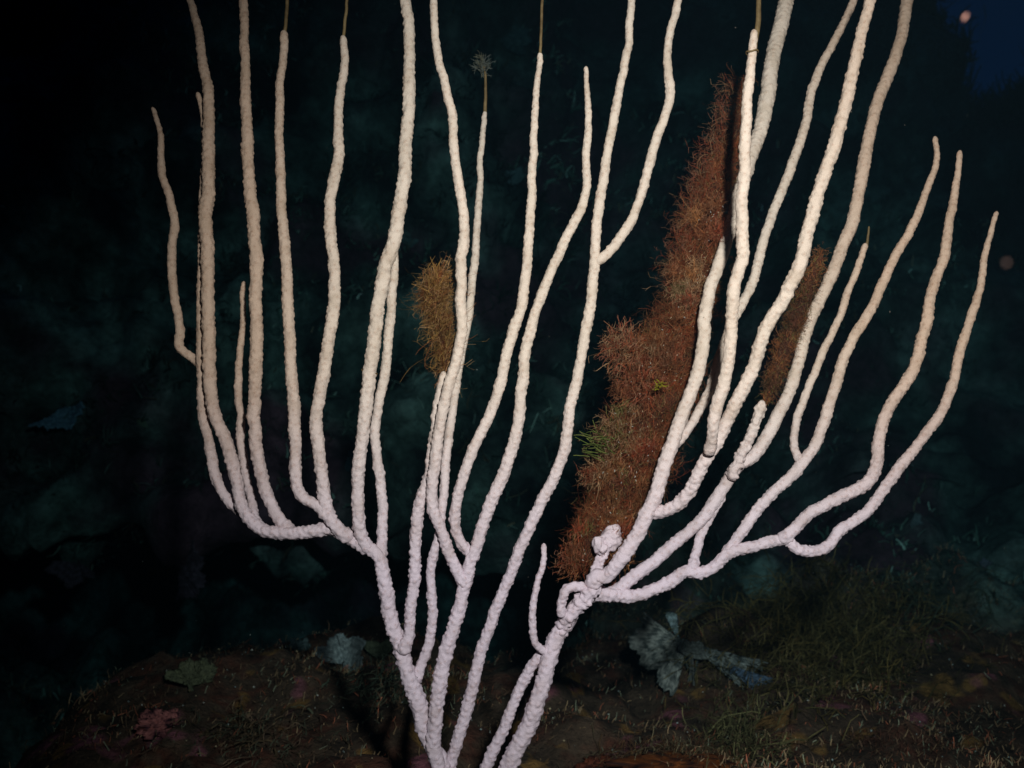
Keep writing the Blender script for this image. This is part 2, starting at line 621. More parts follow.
branch(stA, [(203, 368), (196, 360), (182, 350), (178, 342), (179, 328), (175, 298), (172, 267), (172, 244), (175, 222), (170, 200), (162, 175), (161, 143), (156, 116), (152, 107)],
       [(0, 10), (.15, 10.5), (.5, 10), (.75, 9), (1, 4.5)], [(0, 62), (.3, 66), (1, 90)])
branch(stA, [(266, 534), (256, 517), (249, 487), (243, 453), (240, 416), (238, 372), (242, 330), (243, 300), (244, 281)],
       [(0, 10), (.4, 10), (.7, 8), (1, 5)], [(0, 30), (.2, 62), (1, 86)])
branch(stA, [(292, 533), (278, 517), (265, 488), (257, 456), (254, 425), (255, 400), (256, 345), (256, 298), (256, 251), (254, 225), (250, 188), (247, 141), (246, 94), (245, 47), (243, 0), (242, -28)],
       [(0, 14), (.2, 15), (.55, 15), (.75, 12.5), (1, 8.5)], [(0, 20), (.3, 30), (1, 70)])
b6 = branch(stA, [(331, 520), (318, 507), (304, 498), (297, 484), (295, 455), (295, 420), (291, 376), (289, 329), (287, 282), (283, 225), (281, 172), (279, 125), (280, 87), (284, 56), (284, 30)],
       [(0, 12), (.2, 14), (.5, 13), (.75, 10.5), (1, 9)], [(0, 2), (.3, 24), (1, 60)])
bare(stA, [(284, 36), (286, 18), (287, 0), (285, -25)], 3.6, 60)
branch(stA, [(352, 541), (338, 528), (329, 514), (323, 490), (320, 455), (317, 423), (320, 395), (327, 351), (333, 314), (334, 270), (331, 234), (331, 200), (337, 166), (339, 134), (339, 100), (344, 65), (343, 35)],
       [(0, 15), (.2, 14), (.5, 14), (.75, 12.5), (1, 8)], [(0, 4), (.3, 6), (1, 46)])
bare(stA, [(343, 40), (345, 18), (347, 0), (348, -20)], 3.2, 46)
b8 = branch(stA, [(370, 551), (361, 534), (357, 500), (359, 462), (364, 425), (369, 376), (375, 329), (383, 278), (395, 234), (404, 175), (407, 134), (409, 94), (410, 47), (406, 0), (403, -28)],
       [(0, 14), (.1, 14.5), (.3, 15.5), (.55, 16), (.8, 14), (1, 12)], [(0, 4), (.2, -6), (.6, 0), (1, 30)])
branch(stA, [(381, 560), (383, 525), (382, 492), (377, 462), (375, 435), (378, 407), (384, 378), (388, 345), (391, 314), (394, 270), (398, 225)],
       [(0, 12), (.5, 11), (.8, 11), (1, 6)], [(0, 4), (.2, 26), (1, 36)])
branch(stA, [(401, 655), (408, 636), (410, 606), (415, 577), (416, 550), (416, 525), (420, 500), (429, 474), (434, 440), (438, 410), (441, 392), (444, 371)],
       [(0, 13), (.2, 13), (.5, 13), (.8, 12.5), (1, 11)], [(0, -6), (.4, -4), (.7, -10), (1, -12)], bumpy=1.2)
branch(stA, [(415, 684), (421, 664), (428, 645), (432, 615), (431, 581), (432, 560), (437, 540), (443, 503), (446, 462), (452, 420), (458, 376), (469, 314), (473, 276), (477, 225), (480, 172), (482, 134), (485, 111)],
       [(0, 12), (.15, 11), (.5, 9.5), (.8, 8.5), (1, 5.5)], [(0, 6), (.12, 4), (.28, -4), (.5, 40), (1, 120)])
bare(stA, [(485, 115), (485, 96), (485, 76), (484, 66)], [(0, 4), (1, 2.2)], 120)

# --- second stem
stC = stem([(468, 872), (456, 820), (446, 790), (436, 760), (433, 738), (438, 700), (443, 669), (449, 644), (459, 608), (466, 581), (474, 553), (486, 516), (494, 494),
            (505, 469), (514, 444), (519, 416), (522, 389), (525, 354), (533, 320), (542, 292), (555, 264), (570, 231), (582, 208), (586, 187),
            (586, 150), (589, 119), (588, 94), (586, 66)],
           [(0, 18), (.25, 16.5), (.4, 14.5), (.6, 13), (.8, 11), (.92, 8.5), (1, 4.5)], [(0, 0), (.2, -10), (.5, 0), (1, 6)])
branch(stC, [(468, 588), (458, 572), (447, 546), (436, 518), (432, 496), (434, 470), (439, 432), (446, 395), (455, 366), (461, 339), (461, 307), (461, 267), (464, 243), (465, 223), (460, 187), (453, 150), (452, 119), (446, 84), (438, 56), (434, 25), (433, 0), (432, -28)],
       [(0, 13), (.2, 13), (.5, 12.5), (.75, 10.5), (1, 8)], [(0, -4), (.2, -20), (.5, -30), (1, -24)])
branch(stC, [(479, 560), (469, 552), (459, 540), (455, 522), (457, 497), (466, 469), (477, 441), (487, 420), (497, 395), (505, 361), (514, 329), (522, 304), (526, 276), (529, 240), (532, 194), (533, 156), (533, 131), (536, 97), (539, 69), (540, 52)],
       [(0, 12), (.2, 12.5), (.5, 12), (.75, 10), (1, 6)], [(0, 0), (.2, -10), (1, -4)])
bare(stC, [(540, 58), (541, 30), (542, 0), (543, -22)], 3.0, -4)

# --- third stem
stD = stem([(470, 872), (460, 830), (454, 790), (451, 765), (463, 722), (473, 687), (480, 656), (491, 622), (503, 590), (516, 559), (530, 528), (544, 497), (559, 467),
            (566, 441), (569, 412), (577, 382), (583, 345), (591, 304), (594, 267), (596, 228), (602, 187), (607, 156), (614, 119), (622, 81),
            (628, 41), (630, 9), (630, -26)],
           [(0, 15), (.2, 13.5), (.5, 13), (.7, 11.5), (.85, 10.5), (1, 8)], [(0, 4), (.3, 6), (.6, 0), (1, 4)])
branch(stD, [(594, 262), (602, 258), (611, 249), (621, 235), (634, 214), (647, 172), (657, 137), (668, 108), (670, 96), (668, 75), (667, 53), (672, 25), (678, 0), (684, -26)],
       [(0, 11), (.3, 11), (.6, 10.5), (1, 8)], [(0, 0), (.3, 6), (1, 0)])

# --- right stem
stR = stem([(472, 872), (484, 832), (498, 790), (512, 758), (526, 731), (537, 700), (546, 669), (554, 644), (566, 622), (580, 602), (596, 594), (618, 595), (634, 596),
            (652, 590), (671, 581), (686, 572), (699, 573), (712, 568), (724, 556), (736, 550), (757, 546), (776, 541), (788, 541), (797, 549), (813, 551),
            (829, 546), (839, 532), (854, 521), (869, 509), (883, 490), (901, 466), (922, 439), (940, 413), (951, 388), (960, 351), (970, 320),
            (979, 289), (984, 261), (990, 236), (997, 211)],
           [(0, 24), (.15, 20), (.24, 19), (.3, 18), (.36, 15), (.45, 13.5), (.58, 12.5), (.7, 12.5), (.85, 11), (.93, 8), (1, 5)],
           [(0, 0), (.2, -8), (.4, 8), (.6, 14), (1, 60)])
branch(stR, [(474, 872), (476, 800), (487, 765), (499, 740), (512, 709), (524, 681), (537, 659), (549, 646)], [(0, 14), (.8, 12.5), (1, 11)], [(0, 6), (.5, 10), (1, 0)], tip='round')
branch(stR, [(552, 655), (540, 648), (533, 636), (532, 612), (536, 587), (542, 565), (544, 543)], [(0, 8), (.3, 8.5), (.7, 7), (1, 5.5)], [(0, -4), (.3, -18), (1, -20)])
branch(stR, [(561, 618), (561, 604), (565, 592), (574, 587), (586, 588), (596, 594)], [(0, 9), (.5, 11), (1, 10)], [(0, -16), (.5, -20), (1, -8)], bumpy=1.3)
branch(stR, [(556, 640), (568, 619), (580, 603), (592, 592), (600, 584)], [(0, 11), (.4, 18), (.7, 19), (1, 14)], [(0, 0), (.4, -11), (1, -15)], bumpy=1.5)
# overgrown dead branch stump with swollen tissue
branch(stR, [(594, 590), (598, 572), (602, 556), (610, 541), (618, 524)], [(0, 13), (.5, 13), (.75, 22), (1, 16)], [(0, 0), (1, 8)], bumpy=1.8)
branch(stR, [(606, 552), (599, 545), (595, 537)], [(0, 12), (.6, 14), (1, 13)], [(0, 0), (1, -6)], bumpy=1.8, base_flare=0)
R6 = branch(stR, [(590, 590), (597, 577), (608, 575), (621, 559), (634, 540), (645, 517), (655, 497), (662, 474), (673, 442), (687, 402), (697, 375), (703, 350), (704, 319), (710, 291), (721, 259), (731, 225), (742, 185), (759, 134), (766, 100), (772, 62), (781, 25), (787, 0), (794, -28)],
       [(0, 17), (.1, 17), (.3, 15.5), (.5, 14.5), (.65, 14.5), (.8, 17.5), (1, 17)], [(0, -14), (.08, -24), (.25, -14), (.55, 10), (.75, 80), (1, 130)], bumpy=0.85)
branch(stR, [(648, 512), (658, 512), (667, 510), (679, 504), (691, 489), (703, 465), (716, 444), (728, 420), (741, 393), (757, 357), (769, 322), (787, 293), (801, 259), (812, 215), (829, 162), (844, 109), (853, 70), (862, 31), (870, 0), (877, -28)],
       [(0, 14), (.15, 15), (.5, 15.5), (.75, 14.5), (1, 11.5)], [(0, -14), (.12, -34), (.5, -50), (1, -56)], bumpy=1.1)
branch(stR, [(708, 455), (710, 446), (713, 424), (719, 398), (727, 370), (731, 340), (733, 310), (734, 288), (738, 270), (743, 257), (742, 231), (742, 205), (744, 172), (746, 131), (749, 87), (752, 56), (754, 29)],
       [(0, 12), (.08, 14), (.3, 14.5), (.6, 14), (.85, 12), (1, 8)], [(0, -44), (.06, -60), (.4, -80), (1, -86)], bumpy=0.9)
branch(stR, [(672, 446), (682, 438), (695, 419), (709, 390), (722, 351), (736, 314), (751, 287), (758, 262), (765, 236), (779, 198), (796, 155), (807, 119), (814, 84), (826, 56), (841, 28), (854, 0), (864, -24)],
       [(0, 10), (.2, 11), (.6, 11), (.8, 9.5), (1, 8)], [(0, -8), (.15, 34), (.5, 80), (1, 120)])
bare(stR, [(752, 60), (757, 30), (759, 0), (760, -20)], [(0, 6), (1, 5)], -18)
branch(stR, [(596, 598), (612, 592), (622, 586), (637, 574), (656, 559), (674, 544), (693, 528), (710, 509), (724, 487), (738, 466), (754, 456), (767, 437), (780, 411), (791, 386), (799, 358), (810, 322), (829, 281), (844, 244), (853, 218), (862, 172), (876, 109), (891, 69), (902, 31), (908, 0), (913, -26)],
       [(0, 15), (.15, 14), (.3, 15), (.45, 14), (.75, 14), (1, 12.5)], [(0, 4), (.1, 16), (.4, 40), (1, 130)], bumpy=0.8)
branch(stR, [(729, 480), (739, 460), (751, 435), (757, 416), (763, 400)], [(0, 13), (.6, 12.5), (1, 12)], [(0, 18), (1, 14)], bumpy=1.7)
branch(stR, [(691, 572), (697, 550), (703, 532), (712, 514), (724, 494)], [(0, 12), (.4, 10.5), (1, 9)], [(0, 8), (.4, 26), (1, 28)])
branch(stR, [(724, 560), (734, 542), (751, 518), (769, 497), (788, 479), (804, 462), (815, 445), (824, 420), (832, 396), (840, 370), (854, 337), (869, 312), (880, 289), (895, 258), (911, 229), (926, 191), (936, 161), (935, 136)],
       [(0, 12), (.2, 13), (.5, 12), (.8, 10), (1, 5.5)], [(0, 12), (.3, 30), (1, 80)])
branch(stR, [(808, 463), (800, 459), (794, 445), (796, 421), (808, 390), (822, 354), (837, 322), (848, 293), (858, 268), (866, 243)],
       [(0, 9.5), (.3, 9.5), (.7, 8.5), (1, 7)], [(0, 26), (.2, 50), (1, 84)])
bare(stR, [(866, 248), (868, 238), (869, 226)], [(0, 3.2), (1, 1.8)], 84)
branch(stR, [(778, 542), (787, 536), (796, 527), (810, 513), (822, 507), (841, 497), (860, 487), (872, 475), (877, 454), (881, 429), (891, 405), (909, 376), (921, 344), (929, 309), (934, 284), (945, 254), (950, 223), (956, 182), (960, 150)],
       [(0, 13), (.15, 14), (.35, 14), (.6, 13), (.8, 11), (.93, 8), (1, 5)], [(0, 10), (.3, 24), (1, 70)])

# holdfast spreading over the rock
hv, hf = [], []
for i in range(10):
    r = [0.004, 0.006, 0.0075, 0.009, 0.012, 0.016, 0.020, 0.025, 0.030, 0.034][i]
    z = [0.042, 0.036, 0.030, 0.022, 0.014, 0.008, 0.004, 0.001, -0.004, -0.012][i]
    for j in range(24):
        a = j * math.pi / 12
        rr_ = r * (1 + 0.22 * math.sin(3 * a + 1) + 0.1 * math.sin(7 * a)) if i > 3 else r
        hv.append((base_pt[0] + rr_ * math.cos(a), base_pt[1] + rr_ * math.sin(a), base_pt[2] + z))
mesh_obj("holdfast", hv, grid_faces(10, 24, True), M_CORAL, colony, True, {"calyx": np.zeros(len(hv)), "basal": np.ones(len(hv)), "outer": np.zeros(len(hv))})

# small tan rings of skin on two branches
def ring_band(par, px, py, w, dep, tilt):
    v = []
    c = at(px, py, dep * S)
    R0 = 0.5 * w * S
    for i in range(20):
        a = i / 20 * 2 * math.pi
        wob = 0.5 * S * math.sin(3 * a + px)
        for j in range(6):
            b = j / 6 * 2 * math.pi
            rr_ = R0 + 0.55 * S * math.cos(b)
            v.append(c + np.array([rr_ * math.cos(a), rr_ * math.sin(a), 0.9 * S * math.sin(b) + tilt * R0 * math.cos(a) + wob]))
    v = np.array(v).reshape(20, 6, 3)
    f = []
    for i in range(20):
        for j in range(6):
            f.append((i * 6 + j, ((i + 1) % 20) * 6 + j, ((i + 1) % 20) * 6 + (j + 1) % 6, i * 6 + (j + 1) % 6))
    return mesh_obj("worm_ring", v.reshape(-1, 3), f, M_AXIS, par)


ring_band(stA, 369.5, 372, 15.6, -2, -0.25)
ring_band(stR, 752, 52, 11.0, -86, 0.1)

# ------------------------------------------------------------------ algae growing on dead branches
def fuzzy(name, label, spine, n, length, palette, weights, tips, r_px, extra=None, up=0.25, squash=0.65, core_col=(0.06, 0.02, 0.01), side=3):
    """spine: (px, py, width, depth) ; a lumpy core with threads growing out of it"""
    sp = np.array(spine, dtype=float)
    root = empty(name, at(spine[0][0], spine[0][1], spine[0][3] * S))
    tag(root, label, "algae")
    Q = np.array([[*at(x, y, d * S), 0.5 * w * S] for x, y, w, d in spine])
    C, u = catmull(Q, 3 * S)
    T, A, Bn = frames(C[:, :3])
    nth = 22
    th = np.linspace(0, 2 * math.pi, nth, endpoint=False)
    rad = C[:, 3] * 0.62
    e = np.clip(np.minimum(u, u[-1] - u) / (8 * S), 0.02, 1) ** 0.5
    R = rad[:, None] * e[:, None] * np.ones(nth)
    base = C[:, None, :3] + A[:, None] * (np.cos(th)[None, :, None] * squash) * R[..., None] + Bn[:, None] * np.sin(th)[None, :, None] * R[..., None]
    pf_ = base.reshape(-1, 3)
    lump = 1 + 0.35 * fbm(pf_ / (16 * S), 3, 77).reshape(R.shape)
    base = C[:, None, :3] + (base - C[:, None, :3]) * lump[..., None]
    cc = np.tile(np.array(core_col), (base.shape[0] * nth, 1)) * (1 + 0.5 * vnoise(pf_ / (9 * S), 3)[:, None])
    mesh_obj("core", base.reshape(-1, 3), grid_faces(len(u), nth, True), M_FUZZ, root, True, None, np.clip(cc, 0, 1))
    th_ = Threads(True)
    # roots on and inside the core, denser where it is wide
    pw = C[:, 3] ** 1.1
    i = RNG.choice(len(u), n, p=pw / pw.sum())
    a = RNG.uniform(0, 2 * math.pi, n)
    out = A[i] * (np.cos(a) * squash)[:, None] + Bn[i] * np.sin(a)[:, None]
    rr_ = C[i, 3] * RNG.uniform(0.45, 0.92, n) * (0.82 + 0.5 * vnoise((C[i, :3] + out * C[i, 3:4]) / (17 * S), 5) + 0.32 * vnoise((C[i, :3] + out * C[i, 3:4]) / (7 * S), 6))
    b = C[i, :3] + out * rr_[:, None] + T[i] * RNG.normal(0, 3 * S, n)[:, None]
    d = unit(unit(out) + np.array([0, 0, up]) + RNG.normal(0, 0.55, (n, 3)))
    L = length * S * RNG.uniform(0.25, 1.5, n) * np.clip(C[i, 3] / (20 * S), 0.55, 1.3)
    # colour in clumps
    cl = vnoise(b / (15 * S), 21)
    c0 = pick_cols(n, palette, weights) * np.clip(1 + 0.6 * cl, .3, 2)[:, None]
    c1 = c0 * 0.85 + np.array(tips) * RNG.uniform(0.0, 0.6, (n, 1)) ** 1.5 * 1.0
    sprigs(th_, b, d, L * np.where(RNG.uniform(0, 1, n) < .06, 1.8, 1), r_px * S * RNG.uniform(0.6, 1.3, n), c0, c1, 5, 0.40, side, 0.42)
    if extra:
        extra(th_, root)
    o = th_.build("filaments", M_FUZZ, root)
    tag(o, kind="stuff")
    return root


RED = (0.31, 0.055, 0.018)
BRN = (0.24, 0.074, 0.022)
TAN = (0.36, 0.20, 0.095)
OLV = (0.17, 0.14, 0.035)
GRY = (0.20, 0.19, 0.16)

def big_extra(th, root):
    # side lobe at the left and the pale wispy upper edge
    for (x, y, dep, n, sp, L, cols) in ((624, 350, 18, 620, 7, 15, (RED, BRN, TAN)), (640, 385, 14, 420, 9, 13, (RED, BRN)), (614, 436, 10, 320, 7, 14, (TAN, OLV, BRN)), (598, 474, 12, 160, 5, 13, (TAN, BRN)), (574, 560, 16, 420, 7, 10, (RED, BRN))):
        c = at(x, y, dep * S)
        b = c + RNG.normal(0, sp * S, (n, 3)) * np.array([1, .8, 1.1])
        d = unit((b - c) / S * 0.08 + np.array([-0.75, -0.2, 0.45]) + RNG.normal(0, .5, (n, 3)))
        c0 = pick_cols(n, cols, [1] * len(cols))
        sprigs(th, b, d, L * S * RNG.uniform(.4, 1.2, n), .25 * S * np.ones(n), c0, c0 * .7 + np.array((.26, .19, .13)) * RNG.uniform(.0, .7, (n, 1)), 5, .25, 3, .42)
    n = 900
    t = RNG.uniform(0, 1, n)
    px = 672 + (738 - 672) * t ** 1.1 + RNG.normal(0, 5, n)
    py = 285 + (85 - 285) * t + RNG.normal(0, 8, n)
    b = np.stack([at(px[k], py[k], (26 + RNG.normal(0, 9)) * S) for k in range(n)])
    d = unit(np.array([-0.9, -0.15, 0.6]) + RNG.normal(0, .45, (n, 3)))
    c0 = pick_cols(n, (RED, TAN, BRN), (3, 1, 3)) * 0.8
    sprigs(th, b, d, 15 * S * RNG.uniform(.4, 1.3, n), .17 * S * np.ones(n), c0, c0 * .7 + np.array((.12, .095, .07)) * RNG.uniform(0, 1, (n, 1)), 5, .25, 3, .4)
    for q in range(64):      # tufts standing out of the mass
        t = RNG.uniform(0, 1)
        px = np.interp(t, [0, .25, .5, .75, 1], [578, 600, 622, 668, 712]) + RNG.uniform(-8, 46) * (1 - .5 * t)
        py = np.interp(t, [0, .25, .5, .75, 1], [560, 490, 420, 310, 190]) + RNG.normal(0, 12)
        c = at(px, py, RNG.uniform(12, 28) * S)
        n = 55
        b = c + RNG.normal(0, 3.0 * S, (n, 3))
        ax_ = unit(np.array([RNG.normal(-.35, .6), -0.75, RNG.normal(.45, .5)]))
        d = unit(ax_ + RNG.normal(0, .38, (n, 3)))
        c0 = np.tile(pick_cols(1, (RED, BRN, TAN, (.34, .13, .04), OLV), (4, 3, 2, 2, 1), .35), (n, 1)) * RNG.uniform(.7, 1.3, (n, 1))
        sprigs(th, b, d, RNG.uniform(10, 22) * S * RNG.uniform(.5, 1.1, n), .17 * S * np.ones(n), c0, c0 * .9 + np.array((.2, .15, .1)) * RNG.uniform(0, .8, (n, 1)), 5, .22, 3, .42)
    n = 240
    t = RNG.uniform(0, 1, n)
    px = np.interp(t, [0, .25, .5, .75, 1], [578, 600, 622, 668, 712]) + RNG.uniform(-6, 56, n) * (1 - .5 * t)
    py = np.interp(t, [0, .25, .5, .75, 1], [560, 490, 420, 310, 190]) + RNG.normal(0, 12, n)
    b = np.stack([at(px[k], py[k], RNG.uniform(-6, 6) * S) for k in range(n)])
    gr = Threads()
    c0 = pick_cols(n, ((.5, .4, .28), (.42, .24, .12), (.5, .48, .42)), (1, 1, 1))
    gr.add(curl_paths(b, RNG.normal(0, 1, (n, 3)), 1.6 * S * RNG.uniform(.4, 1.4, n), 3, .3), .55 * S * RNG.uniform(.5, 1.2, n), .3 * S, c0, c0)
    tag(gr.build("caught_grains", M_FUZZ, root), kind="stuff")
    # a bright green sprig
    g = Threads()
    n = 34
    c = at(604, 447, 6 * S)
    b = c + RNG.normal(0, 1, (n, 3)) * np.array([6, 4, 7]) * S
    d = unit(np.array([-1.0, -0.3, 0.35]) + RNG.normal(0, .25, (n, 3)))
    c0 = pick_cols(n, ((.10, .13, .025), (.15, .17, .04)), (1, 1))
    g.add(curl_paths(b, d, 22 * S * RNG.uniform(.5, 1.1, n), 6, .12), .65 * S, .4 * S, c0, c0 * 1.2)
    c = at(660, 386, -2 * S)
    b = c + RNG.normal(0, 1.6 * S, (26, 3))
    c0 = pick_cols(26, ((.34, .29, .02),), (1,))
    g.add(curl_paths(b, RNG.normal(0, 1, (26, 3)), 7 * S * RNG.uniform(.6, 1.2, 26), 4, .2), .6 * S, .4 * S, c0, c0)
    o = g.build("green_sprig", M_FUZZ, root)
    tag(o, "yellow green algae sprig", kind="stuff")


fuzzy("algae_mass", "long shaggy red brown algae mass overgrowing a dead branch right of centre",
      [(600, 548, 18, 20), (584, 560, 34, 22), (598, 530, 46, 24), (621, 490, 54, 40), (636, 450, 66, 42), (652, 410, 70, 44), (664, 370, 72, 46), (675, 330, 58, 46), (690, 290, 44, 46),
       (701, 240, 42, 46), (713, 195, 36, 46), (728, 150, 24, 46), (740, 110, 12, 46), (745, 80, 5, 46)],
      29000, 12, (RED, BRN, TAN, OLV), (5, 5, 1.6, 0.8), (0.27, 0.17, 0.09), 0.125, big_extra)
fuzzy("algae_tuft", "small tan brown algae tuft above a white stump left of centre",
      [(445, 374, 4, -8), (444, 358, 8, -8), (443, 338, 12, -8), (438, 314, 20, -8), (434, 297, 24, -8), (438, 282, 14, -6), (443, 272, 5, -4)],
      2000, 27, (BRN, TAN, (.32, .17, .045)), (3, 2, 4), (0.36, 0.25, 0.11), 0.2, None, 0.45, 0.7)
fuzzy("algae_strip", "narrow dark brown algae strip between two branches at right",
      [(766, 402, 10, 14), (775, 380, 18, 16), (787, 345, 20, 18), (800, 310, 20, 20), (811, 280, 18, 20), (822, 252, 8, 20)],
      3000, 13, (BRN, (.13, .055, .02), OLV), (4, 3, 1), (0.22, 0.17, 0.11), 0.18, None, 0.3, 0.6)

hy = empty("hydroid_tuft", at(484, 80, 120 * S))
tag(hy, "tiny pale grey feathery tuft on a bare branch tip above centre", "hydroid")
th = Threads()
n = 46
b = np.stack([at(484 + RNG.normal(0, 1.2), 78 - RNG.uniform(0, 16), 120 * S) for _ in range(n)])
d = unit(np.array([-.1, 0, .9]) + RNG.normal(0, .3, (n, 3)))
c0 = pick_cols(n, ((.13, .14, .12), (.16, .15, .10)), (1, 1))
sprigs(th, b, d, 15 * S * RNG.uniform(.5, 1.2, n), .45 * S * np.ones(n), c0, c0 * 1.1, 5, .2, 3, .45)
tag(th.build("plumes", M_FUZZ, hy), kind="stuff")

# ------------------------------------------------------------------ turf on the reef
def in_view(Vv, m=1.12):
    d = Vv - CAM
    k = F_PX / d[:, 1]
    px, py = 512 + d[:, 0] * k, 384 - d[:, 2] * k
    return (d[:, 1] > 0.2) & (np.abs(px - 512) < 512 * m) & (np.abs(py - 384) < 384 * m), px, py


VN = nrm.reshape(-1, 3)
VN = np.where((VN * (CAM - V)).sum(1)[:, None] < 0, -VN, VN)
vis, vpx, vpy = in_view(V, 1.35)
tl = np.tile(ts, (NX, 1)).reshape(-1)
area = np.linalg.norm(np.cross(du, dv), axis=2).reshape(-1)

# wall tufts
wt = area * vis * (tl > 6.2) * np.clip(0.7 + fbm(V * 6.0, 2, 44), 0.06, 2)
nt_ = 8500
ix = RNG.choice(len(V), nt_, p=wt / wt.sum())
th = Threads(True)
for rep in range(9):
    n = nt_
    b = V[ix] + RNG.normal(0, 0.006, (n, 3)) - VN[ix] * 0.003
    d = unit(VN[ix] * 0.8 + np.array([0, -0.1, 0.5]) + RNG.normal(0, .55, (n, 3)))
    size = 0.014 * (1 + 0.7 * vnoise(V[ix] * 4, 8)) * RNG.uniform(.5, 1.5, n)
    patch = vnoise(V[ix] * 5 + 50, 61)[:, None]
    c0 = pick_cols(n, ((.05, .095, .07), (.09, .14, .105), (.11, .09, .055), (.19, .26, .21)), (3, 3, 1.5, 1)) * np.clip(1.2 + 1.8 * patch, .15, 3) * RNG.uniform(.3, 1.7, (n, 1))
    th.add(curl_paths(b, d, size, 4, .35), 0.0008 * RNG.uniform(.6, 1.4, n), 0.0004 * np.ones(n), c0, c0 * RNG.uniform(1.0, 1.3, (n, 1)))
rid = np.where((V[:, 0] > 0.62) & (V[:, 0] < 1.5) & (tl > 14.3) & (tl < 16.2))[0]
for rep in range(7):
    ix = RNG.choice(rid, 900)
    n = 900
    d = unit(np.array([0, -.1, .9]) + RNG.normal(0, .5, (n, 3)))
    c0 = pick_cols(n, ((.045, .085, .058), (.080, .12, .08)), (1, 1))
    th.add(curl_paths(V[ix] + RNG.normal(0, .008, (n, 3)), d, np.clip(0.045 * (1 + 1.2 * vnoise(V[ix] * 7, 4)), .008, .1) * RNG.uniform(.5, 1.3, n), 4, .25), 0.0014 * np.ones(n), 0.0007 * np.ones(n), c0, c0)
tag(th.build("wall_algae_turf", M_TURF), "dark green shaggy algae turf covering the reef wall", kind="stuff")

# ledge turf: short, brown, with pale specks
wt = area * vis * (tl <= 7.4) * (V[:, 1] > -0.05) * np.clip(0.5 + fbm(V * 14.0, 2, 45), 0.05, 2)
nt_ = 9000
th = Threads(True)
for rep in range(6):
    ix = RNG.choice(len(V), nt_, p=wt / wt.sum())
    n = nt_
    b = V[ix] + RNG.normal(0, 0.004, (n, 3)) * np.array([1, 1, .3]) - VN[ix] * .001
    d = unit(np.array([0, 0, .8]) + RNG.normal(0, .6, (n, 3)))
    patch = vnoise(V[ix] * 16 + 9, 71)[:, None]
    size = 0.0046 * RNG.uniform(.4, 1.6, n) * (1 + .5 * patch[:, 0])
    c0 = pick_cols(n, ((.09, .05, .03), (.19, .12, .065), (.13, .13, .085), (.20, .06, .032)), (3, 3, 1.5, 1.5)) * np.clip(1.3 + 1.5 * patch, .2, 3.2)
    th.add(curl_paths(b, d, size, 4, .25), 0.00030 * np.ones(n), 0.00015 * np.ones(n), c0, c0 * RNG.uniform(1, 2.0, (n, 1)))
tag(th.build("ledge_algae_turf", M_TURF), "short brown algae turf on the near ledge", kind="stuff")


def specks(name, label, count, sel, lo, hi, cols):
    wt = area * sel
    ix = RNG.choice(len(V), count, p=wt / wt.sum())
    o8 = np.array([(1, 0, 0), (-1, 0, 0), (0, 1, 0), (0, -1, 0), (0, 0, 1), (0, 0, -1)], dtype=float)
    f8 = np.array([(0, 2, 4), (2, 1, 4), (1, 3, 4), (3, 0, 4), (2, 0, 5), (1, 2, 5), (3, 1, 5), (0, 3, 5)])
    vv = (V[ix] + VN[ix] * RNG.uniform(0.001, .006, (count, 1)))[:, None, :] + o8[None] * (RNG.uniform(lo, hi, (count, 1, 1)) * RNG.uniform(.5, 1.2, (count, 6, 1)))
    ff = (f8[None] + (np.arange(count) * 6)[:, None, None]).reshape(-1, 3)
    cc = np.repeat(pick_cols(count, cols, [1] * len(cols)), 6, 0)
    tag(mesh_obj(name, vv.reshape(-1, 3), ff, M_SPONGE, None, False, None, np.clip(cc, 0, 1)), label, kind="stuff")


specks("sand_grains", "pale sand grains caught in the ledge turf", 1500, vis * (tl < 7.4) * (V[:, 1] > 0.05), 0.0003, 0.0009, ((.45, .42, .36), (.4, .3, .18), (.3, .35, .33)))

